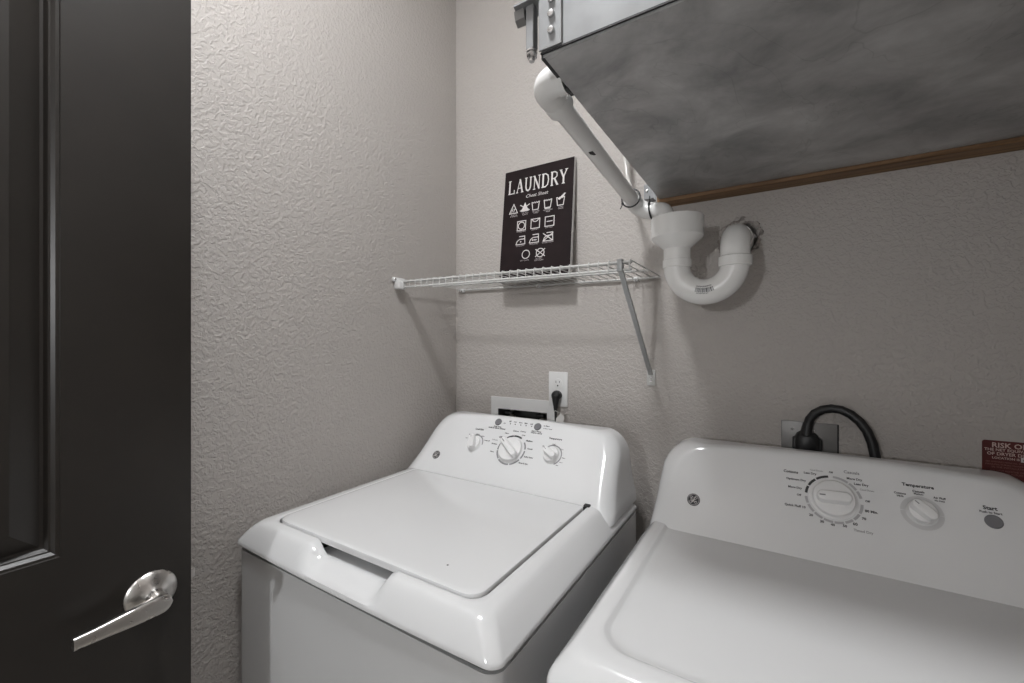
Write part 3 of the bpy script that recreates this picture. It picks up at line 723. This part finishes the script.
e3 = obj('elbow', tb(el, 0.0325, 32), M_PVC, T)
obj('collar', tb([(TXR, 1.205, 0.2598), (TXR, 1.240, 0.2634)], 0.0352, 32), M_PVC, e3)
# barcode printed along the underside bend
bm = bmesh.new(); cb = Vector(((TXL+TXR)/2, TY, TZ-0.008))
def trap_pt(th, ph):
    c = math.radians(th); d = Vector((math.sin(c), 0, -math.cos(c))); ce = cb + d*TR; q = math.radians(ph)
    return ce + (d*(-math.sin(q)) + Vector((0, -1, 0))*math.cos(q))*0.0322
def patch(t0, t1, p0, p1):
    m_ = max(1, int((p1-p0)/5))
    for i in range(m_):
        a, b = p0+(p1-p0)*i/m_, p0+(p1-p0)*(i+1)/m_
        bm.faces.new([bm.verts.new(trap_pt(*c)) for c in ((t0, a), (t1, a), (t1, b), (t0, b))])
tt = -16.0
while tt < 20:
    wdt = random.choice((0.7, 1.0, 1.9)); patch(tt, tt+wdt, -8, 11); tt += wdt+random.choice((0.6, 0.9, 1.4))
for i in range(14): patch(-16+i*2.5+0.1, -16+i*2.5+1.6, 16, 21)
for i in range(9): patch(-13+i*2.5+0.1, -13+i*2.5+1.5, -14, -11)
tag(obj('printed_barcode', bm, M_INK, tbend, recalc=False), kind='stuff')

def zip_tie(C, axis, r, tail, label):
    t = thing('zip_tie', Vector(C), label, 'zip tie', 'black zip ties on the condensate pipe')
    A_ = Vector(axis).normalized(); u = A_.orthogonal().normalized(); v = A_.cross(u)
    obj('loop', tb([Vector(C)+(u*math.cos(2*PI*k/24)+v*math.sin(2*PI*k/24))*r for k in range(25)], 0.0021, 8, False), M_BLK, t)
    s = Vector(tail[0]); e = Vector(tail[1])
    obj('head', bx(s-Vector((0.003,)*3), s+Vector((0.003,)*3), 0.0008, 1), M_BLK, t)
    obj('tail', tb([s, (s+e)/2+Vector((0.001, 0, 0.001)), e], 0.0013, 6), M_BLK, t)
zc = a_+dr*0.480
zip_tie(zc, dr, 0.0245, (zc+Vector((-0.0225, 0, -0.011)), zc+Vector((-0.028, -0.003, -0.026))), 'black zip tie around the sloping drain pipe below the clear tube')
zip_tie((-0.292, 1.191, 0.3612), (1, 0, 0.1), 0.0242, (Vector((-0.292, 1.170, 0.375)), Vector((-0.288, 1.160, 0.392))), 'black zip tie beside the angle bracket')
o = obj('vinyl_tube', tb([(-0.386, 1.235, 0.92), (-0.382, 1.235, 0.60), (-0.378, 1.235, 0.54), (-0.370, 1.230, 0.485), (-0.356, 1.215, 0.443), (-0.343, 1.19, 0.4155), (-0.338, 1.15, 0.4185)], 0.0062, 12), M_TUBE)
tag(o, 'thin clear vinyl tube hanging down to the sloping drain pipe', 'tube')

# ================================================================== WIRE SHELF
SHX0, SHX1, SHY0, SHY1, SHZ = -1.058, -0.290, 1.000, 1.291, 0.202
Wf = thing('wire_shelf', ((SHX0+SHX1)/2, (SHY0+SHY1)/2, 0.18), 'white wire shelf on the back wall above the washing machine', 'shelf')
sl = lambda x: -0.009*(x-SHX0)/(SHX1-SHX0)+0.002
def rail(y, z, r, x0=SHX0, x1=SHX1, nm='rail'):
    return obj(nm, tb([(x0, y, z+sl(x0)), (x1, y, z+sl(x1))], r, 10), M_WIRE, Wf)
rail(SHY0, SHZ-0.0045, 0.0032); rail(SHY0, SHZ-0.023, 0.0034); rail(SHY1, SHZ-0.0045, 0.0034); rail(1.15, SHZ-0.0045, 0.0030); rail(SHY0+0.014, SHZ-0.0045, 0.0030, x1=SHX1-0.004)
wire = mesh_of(tb([(0, SHY1+0.002-1.15, 0), (0, SHY0-0.002-1.15, 0), (0, SHY0-0.0045-1.15, -0.0025), (0, SHY0-0.0045-1.15, -0.0255)], 0.00155, 6), 'deck_wire')
wire.materials.append(M_WIRE)
nW = 30
for i in range(nW):
    x = SHX0+0.012+(SHX1-SHX0-0.016)*i/(nW-1)
    obj('deck_wire', wire, M_WIRE, Wf, at=(x, 1.15, SHZ+0.0002+sl(x)))
for x in (-1.035, -0.698, -0.361):
    c = obj('wall_clip', bx((x-0.006, SHY1-0.007, SHZ-0.013+sl(x)), (x+0.006, YB, SHZ+0.001+sl(x)), 0.002), M_PLAS, Wf)
    obj('screw', lt([(0.004, 0), (0.003, 0.0015)], (x, SHY1-0.007, SHZ-0.009+sl(x)), (0, -1, 0), 10), M_ZINC, c)
# end bracket on the left wall
c = obj('end_bracket', bx((XL, SHY0-0.022, SHZ-0.028), (XL+0.026, SHY0+0.010, SHZ-0.001), 0.004), M_PLAS, Wf)
obj('end_bracket_tab', bx((XL, SHY0-0.033, SHZ-0.004), (XL+0.010, SHY0+0.022, SHZ+0.011), 0.004), M_PLAS, c)
obj('screw', lt([(0.0045, 0), (0.003, 0.002)], (XL+0.010, SHY0-0.024, SHZ+0.004), (1, 0, 0), 10), M_ZINC, c)
# diagonal support strut
SBX = -0.318
bm = bmesh.new()
p0, p1 = Vector((SBX, SHY0+0.004, 0.172)), Vector((SBX, 1.293, -0.098))
d = (p1-p0).normalized(); nn = Vector((0, d.z, -d.y)); rings = []
for p in (p0, p1):
    rings.append([p + Vector((x, 0, 0)) + nn*n for x, n in ((-0.0058, 0.004), (-0.0058, -0.003), (-0.0035, -0.0055), (0.0035, -0.0055), (0.0058, -0.003), (0.0058, 0.004))])
loft(bm, rings, True, True, True)
st = obj('support_strut', bm, M_STRUT, Wf)
obj('strut_hook', bx((SBX-0.007, SHY0-0.0065, 0.168), (SBX+0.007, SHY0+0.010, 0.199), 0.003), M_STRUT, st)
ft = obj('strut_foot', bx((SBX-0.0125, 1.2955, -0.132), (SBX+0.0125, YB, -0.085), 0.0015), M_WIRE, Wf)
for z in (-0.108, -0.119): obj('screw', lt([(0.0038, 0), (0.003, 0.0018)], (SBX, 1.2955, z), (0, -1, 0), 10), M_ZINC, ft)

# ================================================================== LAUNDRY SIGN
SGB = Vector((-0.8225, 1.228, SHZ+0.003)); SGT = Vector((-0.8285, 1.281, 0.609))
FS = Frame(SGB, (0.27, 0, -0.001), SGT-SGB); SW = 0.270; SH = (SGT-SGB).length; TH = 0.014
SG = thing('laundry_sign', (-0.694, 1.235, SHZ+0.003), 'dark brown canvas laundry symbol sign leaning on the wire shelf', 'sign')
def slab(fr, x0, x1, s0, s1, n0, n1):
    bm = bmesh.new(); loft(bm, [[fr.p(x, s, n) for x, s in ((x0, s0), (x1, s0), (x1, s1), (x0, s1))] for n in (n0, n1)], True, True, True); return bm
obj('canvas', slab(FS, 0, SW, 0, SH, -TH, -0.0006), M_SIGNE, SG)
obj('printed_face', slab(FS, 0.0005, SW-0.0005, 0.0005, SH-0.0005, -0.0008, 0.0), M_SIGN, SG)
# headline in slab-serif capitals: strokes (points, width) in a unit box
K, k = 0.17, 0.085
GL = {'L': [([(.22, .03), (.22, .97)], K), ([(.05, .96), (.42, .96)], k), ([(.05, .04), (.85, .04)], k), ([(.85, .0), (.85, .3)], k)],
      'A': [([(.5, .98), (.14, .04)], k), ([(.48, .98), (.84, .04)], K), ([(.26, .34), (.74, .34)], k), ([(0, .04), (.3, .04)], k), ([(.66, .04), (1.0, .04)], k)],
      'U': [([(.2, .97), (.2, .32), (.3, .12), (.5, .04), (.7, .12), (.8, .32), (.8, .97)], K*.85), ([(.03, .96), (.38, .96)], k), ([(.64, .96), (.98, .96)], k)],
      'N': [([(.2, .03), (.2, .97)], k), ([(.16, .95), (.82, .05)], K), ([(.82, .0), (.82, .97)], k), ([(.02, .96), (.28, .96)], k), ([(.66, .96), (.98, .96)], k), ([(.04, .04), (.36, .04)], k)],
      'D': [([(.2, .03), (.2, .97)], K), ([(.04, .95), (.5, .95), (.78, .82), (.88, .5), (.78, .18), (.5, .05), (.04, .05)], k*1.35)],
      'R': [([(.2, .03), (.2, .97)], K), ([(.04, .95), (.55, .95), (.8, .84), (.8, .62), (.55, .5), (.2, .5)], k*1.3), ([(.5, .5), (.86, .05)], K), ([(.04, .04), (.38, .04)], k), ([(.76, .04), (1.0, .04)], k)],
      'Y': [([(.14, .96), (.5, .45)], K), ([(.86, .96), (.5, .45)], k*1.2), ([(.5, .5), (.5, .04)], K), ([(.0, .96), (.32, .96)], k), ([(.68, .96), (1.0, .96)], k), ([(.32, .04), (.68, .04)], k)]}
lw = 0.0305; hh = 0.052; x = 0.016; base = SH-0.062-hh/2
for i, ch in enumerate('LAUNDRY'):
    bm = bmesh.new()
    for q_, (pts, wd) in enumerate(GL[ch]): ribbon(bm, FS, [(x+a*lw, base+b*hh) for a, b in pts], wd*0.036, 0.0005+0.00003*q_)
    obj('headline_letter', bm, M_WHITE, SG, recalc=False)
    x += lw+0.0031
printed('script_lettering', FS, [('Cheat Sheet', 0.133, SH-0.106, 0.0175, 'C', 0.35, .0)], M_WHITE, SG, extra=None)
lwid = 0.0030; n = 0.0005
DXS = 0.010
FSR = Frame(FS.p(DXS, 0), FS.X, FS.S)
class sym:
    """one laundry symbol: its own flat mesh on the sign"""
    def __enter__(s): global bm; bm = bmesh.new()
    def __exit__(s, *a): obj('laundry_symbol', bm, M_WHITE, SG, recalc=False)
def rb(pts, cl=False, wd=lwid): ribbon(bm, FSR, pts, wd, n, cl)
def tub(cx, cy, w=0.0145, h=0.0145):
    rb([(cx-w, cy+h), (cx-w*0.72, cy-h), (cx+w*0.72, cy-h), (cx+w, cy+h)])
    rb([(cx-w+2*w*q/8, cy+h*0.72+(0.003 if q % 2 else -0.001)) for q in range(9)], wd=0.0022)
def cross(cx, cy, w, h):
    for q in (-1, 1): ribbon(bm, FSR, [(cx-w, cy+q*h), (cx+w, cy-q*h)], 0.003, n+0.0002)
y1 = SH-0.146
with sym():
    cx = 0.034; rb([(cx-0.0165, y1-0.014), (cx+0.0165, y1-0.014), (cx, y1+0.019)], True)
    for q in (-1, 1): rb([(cx+q*0.004-0.004, y1-0.010), (cx+q*0.004+0.002, y1+0.003)], wd=0.0026)
with sym():
    cx = 0.080; poly(bm, FSR, [(cx-0.016, y1-0.014), (cx+0.016, y1-0.014), (cx, y1+0.019)], n)
    cross(cx, y1, 0.019, 0.011)
with sym(): tub(0.122, y1)
with sym(): tub(0.1685, y1); rb([(0.158, y1-0.018), (0.179, y1-0.018)])
with sym():
    tub(0.2155, y1)
    poly(bm, FSR, [(0.205, y1+0.008), (0.212, y1+0.004), (0.226, y1+0.014), (0.234, y1+0.024), (0.229, y1+0.026), (0.221, y1+0.019)], n+0.0002)
FSR = Frame(FS.p(0.0125, 0), FS.X, FS.S)
y2 = SH-0.210; s_ = 0.0165
for cx in (0.0675, 0.122, 0.176):
    with sym():
        rb([(cx-s_, y2-s_), (cx+s_, y2-s_), (cx+s_, y2+s_), (cx-s_, y2+s_)], True)
        if cx < 0.1: rb(arc2(0.0675, y2, 0.0125, 0, 345, 23), True)
        elif cx < 0.15: rb(arc2(0.122, y2+s_+0.004, 0.0135, 200, 340, 10))
        else: rb([(0.165, y2), (0.187, y2)])
y3 = SH-0.264
for cx in (0.067, 0.120, 0.173):
    with sym():
        rb([(cx-0.018, y3-0.013), (cx+0.018, y3-0.013), (cx+0.016, y3+0.015), (cx-0.006, y3+0.015)])
        rb([(cx-0.018, y3-0.013), (cx-0.013, y3-0.001), (cx-0.004, y3+0.005), (cx+0.016, y3+0.005)])
        if cx < 0.1: disc2(bm, FSR, 0.068, y3-0.004, 0.0028, n+0.0001, 10)
        elif cx < 0.15:
            for q in (-1, 0, 1): disc2(bm, FSR, 0.121+q*0.0065, y3-0.004, 0.0028, n+0.0001, 10)
        else: cross(cx, y3, 0.019, 0.014)
FSR = Frame(FS.p(0.0155, 0), FS.X, FS.S)
y4 = SH-0.315
with sym(): rb(arc2(0.088, y4, 0.0145, 0, 345, 23), True)
with sym(): rb(arc2(0.1434, y4, 0.0145, 0, 345, 23), True); cross(0.1434, y4, 0.018, 0.013)
cs = 0.0062; FSR = Frame(FS.p(0.012, 0), FS.X, FS.S)
cap = [('BLEACH', 0.034, y1-0.020, cs), ('AS NEEDED', 0.034, y1-0.0255, cs), ('DO NOT', 0.080, y1-0.020, cs), ('BLEACH', 0.080, y1-0.0255, cs), ('MACHINE', 0.122, y1-0.021, cs), ('WASH', 0.122, y1-0.0265, cs), ('PERMANENT', 0.1685, y1-0.0235, cs), ('PRESS', 0.1685, y1-0.029, cs), ('HAND', 0.2155, y1-0.021, cs), ('WASH', 0.2155, y1-0.0265, cs),
       ('TUMBLE DRY', 0.0675, y2-0.0215, cs), ('LINE DRY', 0.122, y2-0.0215, cs), ('DRY FLAT', 0.176, y2-0.0215, cs), ('IRON LOW', 0.067, y3-0.0185, cs), ('IRON HIGH', 0.120, y3-0.0185, cs), ('DO NOT IRON', 0.173, y3-0.0185, cs), ('DRY CLEAN', 0.088, y4-0.021, cs), ('DO NOT', 0.1434, y4-0.020, cs), ('DRY CLEAN', 0.1434, y4-0.0255, cs)]
printed('caption_lettering', FSR, cap, M_DIMW, SG)

# ================================================================== WALL FITTINGS
FB = Frame((0, YB, 0), (1, 0, 0), (0, 0, 1))     # n points into the room (-y)
O1 = thing('wall_outlet', (-0.626, YB, -0.222), 'white duplex outlet above the washing machine with a black plug', 'outlet')
obj('cover_plate', bx((-0.661, YB-0.006, -0.220), (-0.591, YB, -0.103), 0.002), M_PLAS, O1)
for z in (-0.142, -0.181):
    rc = obj('receptacle', lt([(0.017, 0), (0.0168, 0.0012), (0.015, 0.0015)], (-0.626, YB-0.006, z), (0, -1, 0), 28), M_PLAS, O1)
    bm = bmesh.new()
    rect2(bm, FB, -0.6335, -0.6315, z+0.001, z+0.009, 0.0078); rect2(bm, FB, -0.6205, -0.6185, z+0.002, z+0.0085, 0.0078); disc2(bm, FB, -0.626, z-0.0075, 0.0028, 0.0078, 12)
    obj('slots', bm, M_INK, rc, recalc=False)
PL = thing('washer_plug', (-0.625, 1.27, -0.30), 'black power plug and cord in the white wall outlet', 'plug')
bm = bmesh.new()
loft(bm, [[(-0.626+r*math.cos(2*PI*q/16), 1.2925-o, -0.181+zc+rz*math.sin(2*PI*q/16)) for q in range(16)] for o, r, rz, zc in ((0, 0.0165, 0.015, 0), (0.008, 0.0175, 0.0165, 0), (0.016, 0.0165, 0.0155, -0.001), (0.022, 0.013, 0.013, -0.003), (0.025, 0.007, 0.008, -0.005))], True, True, True)
obj('plug_body', bm, M_BLK, PL)
obj('strain_relief', tb([(-0.626, 1.277, -0.182), (-0.6255, 1.276, -0.200), (-0.625, 1.275, -0.215), (-0.6245, 1.274, -0.232)], [0.0145, 0.0115, 0.0085, 0.006], 14), M_BLK, PL)
obj('cord', tb([(-0.6245, 1.274, -0.225), (-0.6235, 1.273, -0.26), (-0.61, 1.265, -0.35), (-0.60, 1.24, -0.50), (-0.60, 1.235, -0.75)], 0.0045, 10), M_BLK, PL)
# cord tag and loop
tg = thing('cord_tag', (-0.60, 1.262, -0.262), 'small white paper tag tied to the washing machine cord', 'tag')
FT = Frame((-0.602, 1.262, -0.246), (0.95, 0.3, 0), (0.1, 0.15, 1))
bm = bmesh.new()
loft(bm, [[FT.p(a, b, q) for a, b in ((-0.012, -0.030), (0.013, -0.030), (0.013, -0.003), (0.0, 0.010), (-0.012, -0.006))] for q in (0, 0.0008)], True, True, True)
obj('tag_card', bm, M_SIGNE, tg)
obj('tag_string', tb([(-0.630, 1.268, -0.234), (-0.620, 1.264, -0.230), (-0.611, 1.262, -0.2335), (-0.604, 1.2615, -0.234)], 0.0012, 6), M_SIGNE, tg)

OB = thing('washer_outlet_box', (-0.769, YB, -0.36), 'white recessed water supply box behind the washing machine console', 'outlet box')
bm = bmesh.new()
for a, b, c, d in ((-0.902, -0.636, OBZ1, -0.204), (-0.902, -0.636, -0.365, OBZ0), (-0.902, OBX0, OBZ0, OBZ1), (OBX1, -0.636, OBZ0, OBZ1)):
    box(bm, (a, YB-0.005, c), (b, YB, d))
obj('face_frame', bm, M_PLAS, OB)
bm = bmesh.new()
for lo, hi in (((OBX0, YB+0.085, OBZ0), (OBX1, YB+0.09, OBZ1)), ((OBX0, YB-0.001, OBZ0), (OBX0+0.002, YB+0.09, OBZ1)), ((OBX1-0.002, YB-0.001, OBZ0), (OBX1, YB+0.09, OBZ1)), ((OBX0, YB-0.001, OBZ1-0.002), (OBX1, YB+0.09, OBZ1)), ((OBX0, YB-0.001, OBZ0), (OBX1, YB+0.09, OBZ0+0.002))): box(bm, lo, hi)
obj('recess', bm, mat('painted_recess_shade', (0.06, 0.06, 0.06), 0.5, var=0.1), OB)  # shade inside the box is put into the liner colour
for x, mm in ((-0.835, M_BLK), (-0.705, M_BLK)):
    v = obj('valve', lt([(0.011, 0), (0.011, 0.02), (0.014, 0.022), (0.014, 0.04), (0.008, 0.042), (0.008, 0.062)], (x, YB+0.035, OBZ0+0.027), (0, 0, 1), 16), M_BRASS, OB)
    obj('valve_handle', bx((x-0.016, YB+0.008, OBZ0+0.076), (x+0.016, YB+0.026, OBZ0+0.088), 0.003), mm, v)
    obj('valve_stem', tb([(x, YB+0.035, OBZ0+0.082), (x, YB+0.015, OBZ0+0.082)], 0.005, 10), M_BRASS, v)

O2 = thing('dryer_outlet', (0.071, YB, -0.32), 'grey steel range outlet plate behind the dryer console', 'outlet')
obj('cover_plate', bx((0.012, YB-0.005, -0.320), (0.130, YB, -0.203), 0.0015), M_PLATE, O2)
obj('plate_edge', bx((0.1275, YB-0.0056, -0.320), (0.1305, YB, -0.204)), M_GAP, O2)
for x in (0.036, 0.081): obj('screw', lt([(0.0035, 0), (0.0028, 0.0016)], (x, YB-0.005, -0.2235), (0, -1, 0), 10), M_ZINC, O2)
DP = thing('dryer_plug', (0.066, 1.25, -0.30), 'heavy black angled plug with thick looping cord behind the dryer', 'plug')
bm = bmesh.new()
loft(bm, [[(0.066+x*w_, 1.294-o, -0.252+zc+z*h_) for x, z in ((-.8, -1), (.8, -1), (1, -.8), (1, .3), (.75, .8), (.45, 1), (-.45, 1), (-.75, .8), (-1, .3), (-1, -.8))] for o, w_, h_, zc in ((0, 0.027, 0.027, 0), (0.018, 0.027, 0.027, 0), (0.026, 0.024, 0.024, 0), (0.032, 0.015, 0.018, 0))], True, True, True)
obj('plug_body', bm, M_BLK, DP)
obj('plug_base', bx((0.036, 1.270, -0.30), (0.096, 1.294, -0.240), 0.004), M_BLK, DP)
obj('strain_relief', tb([(0.0645, 1.277, -0.236), (0.066, 1.277, -0.218), (0.068, 1.277, -0.203)], [0.0135, 0.012, 0.0105], 12), M_BLK, DP)
cp_ = [(0.067, 1.277, -0.21), (0.072, 1.277, -0.192), (0.082, 1.275, -0.1765), (0.097, 1.272, -0.166), (0.114, 1.268, -0.161), (0.132, 1.264, -0.1625), (0.149, 1.261, -0.171), (0.165, 1.258, -0.186), (0.178, 1.256, -0.206), (0.187, 1.254, -0.232), (0.192, 1.252, -0.262), (0.194, 1.25, -0.32), (0.194, 1.24, -0.5)]
bm = tb(cp_, 0.0104, 12); obj('cord', bm, M_BLK, DP)

ST = thing('warning_sticker', (0.44, YB, -0.30), 'dark red warning sticker on the back wall behind the dryer', 'sticker')
obj('sticker_sheet', (lambda: (lambda bm: (loft(bm, [[FB.p(x, s, n) for x, s in rrect(0.3745, 0.4925, -0.300, -0.2095, 0.005, 0.005, 4, 4, 4)] for n in (0.0001, 0.0007)], True, True, True), bm)[1])(bmesh.new()))(), M_RED, ST)
printed('bold_lettering', FB, [('RISK OF FIRE', 0.4290, -0.2195, 0.080, 'W', 0, .02), ('THE NET EQUIVALENT LENGTH', 0.4337, -0.2290, 0.1115, 'W', 0, .02), ('OF DRYER DUCT AT THIS', 0.4337, -0.2375, 0.104, 'W', 0, .02), ('LOCATION IS', 0.4090, -0.2460, 0.0395, 'W', 0, .02)], M_PINK, ST, n=0.0010)
bm = bmesh.new(); rect2(bm, FB, 0.4305, 0.458, -0.2505, -0.2405, 0.0009); obj('value_box', bm, M_WHITE, ST, recalc=False)
printed('handwritten_value', FB, [('6', 0.4355, -0.2455, 0.010, 'C', .2, .02), ('FT', 0.4465, -0.2455, 0.008, 'C', .2, .01)], M_INK, ST, n=0.0012)
printed('fine_lettering', FB, [('SEE OWNERS MANUAL. DO NOT EXCEED THE DRYER', 0.4337, -0.2545, 0.108, 'W'), ('MANUFACTURERS MAXIMUM DUCT LENGTH LISTED', 0.4337, -0.2600, 0.108, 'W'), ('IN THE INSTALLATION INSTRUCTIONS', 0.4337, -0.2655, 0.09, 'W'), ('DO NOT REMOVE OR COVER THIS LABEL', 0.4337, -0.2730, 0.095, 'W'), ('FOR FUTURE REFERENCE', 0.4337, -0.2785, 0.055, 'W')], mat('dim_sticker_print', (0.26, 0.12, 0.10), 0.5, var=0.05), ST, n=0.0010)
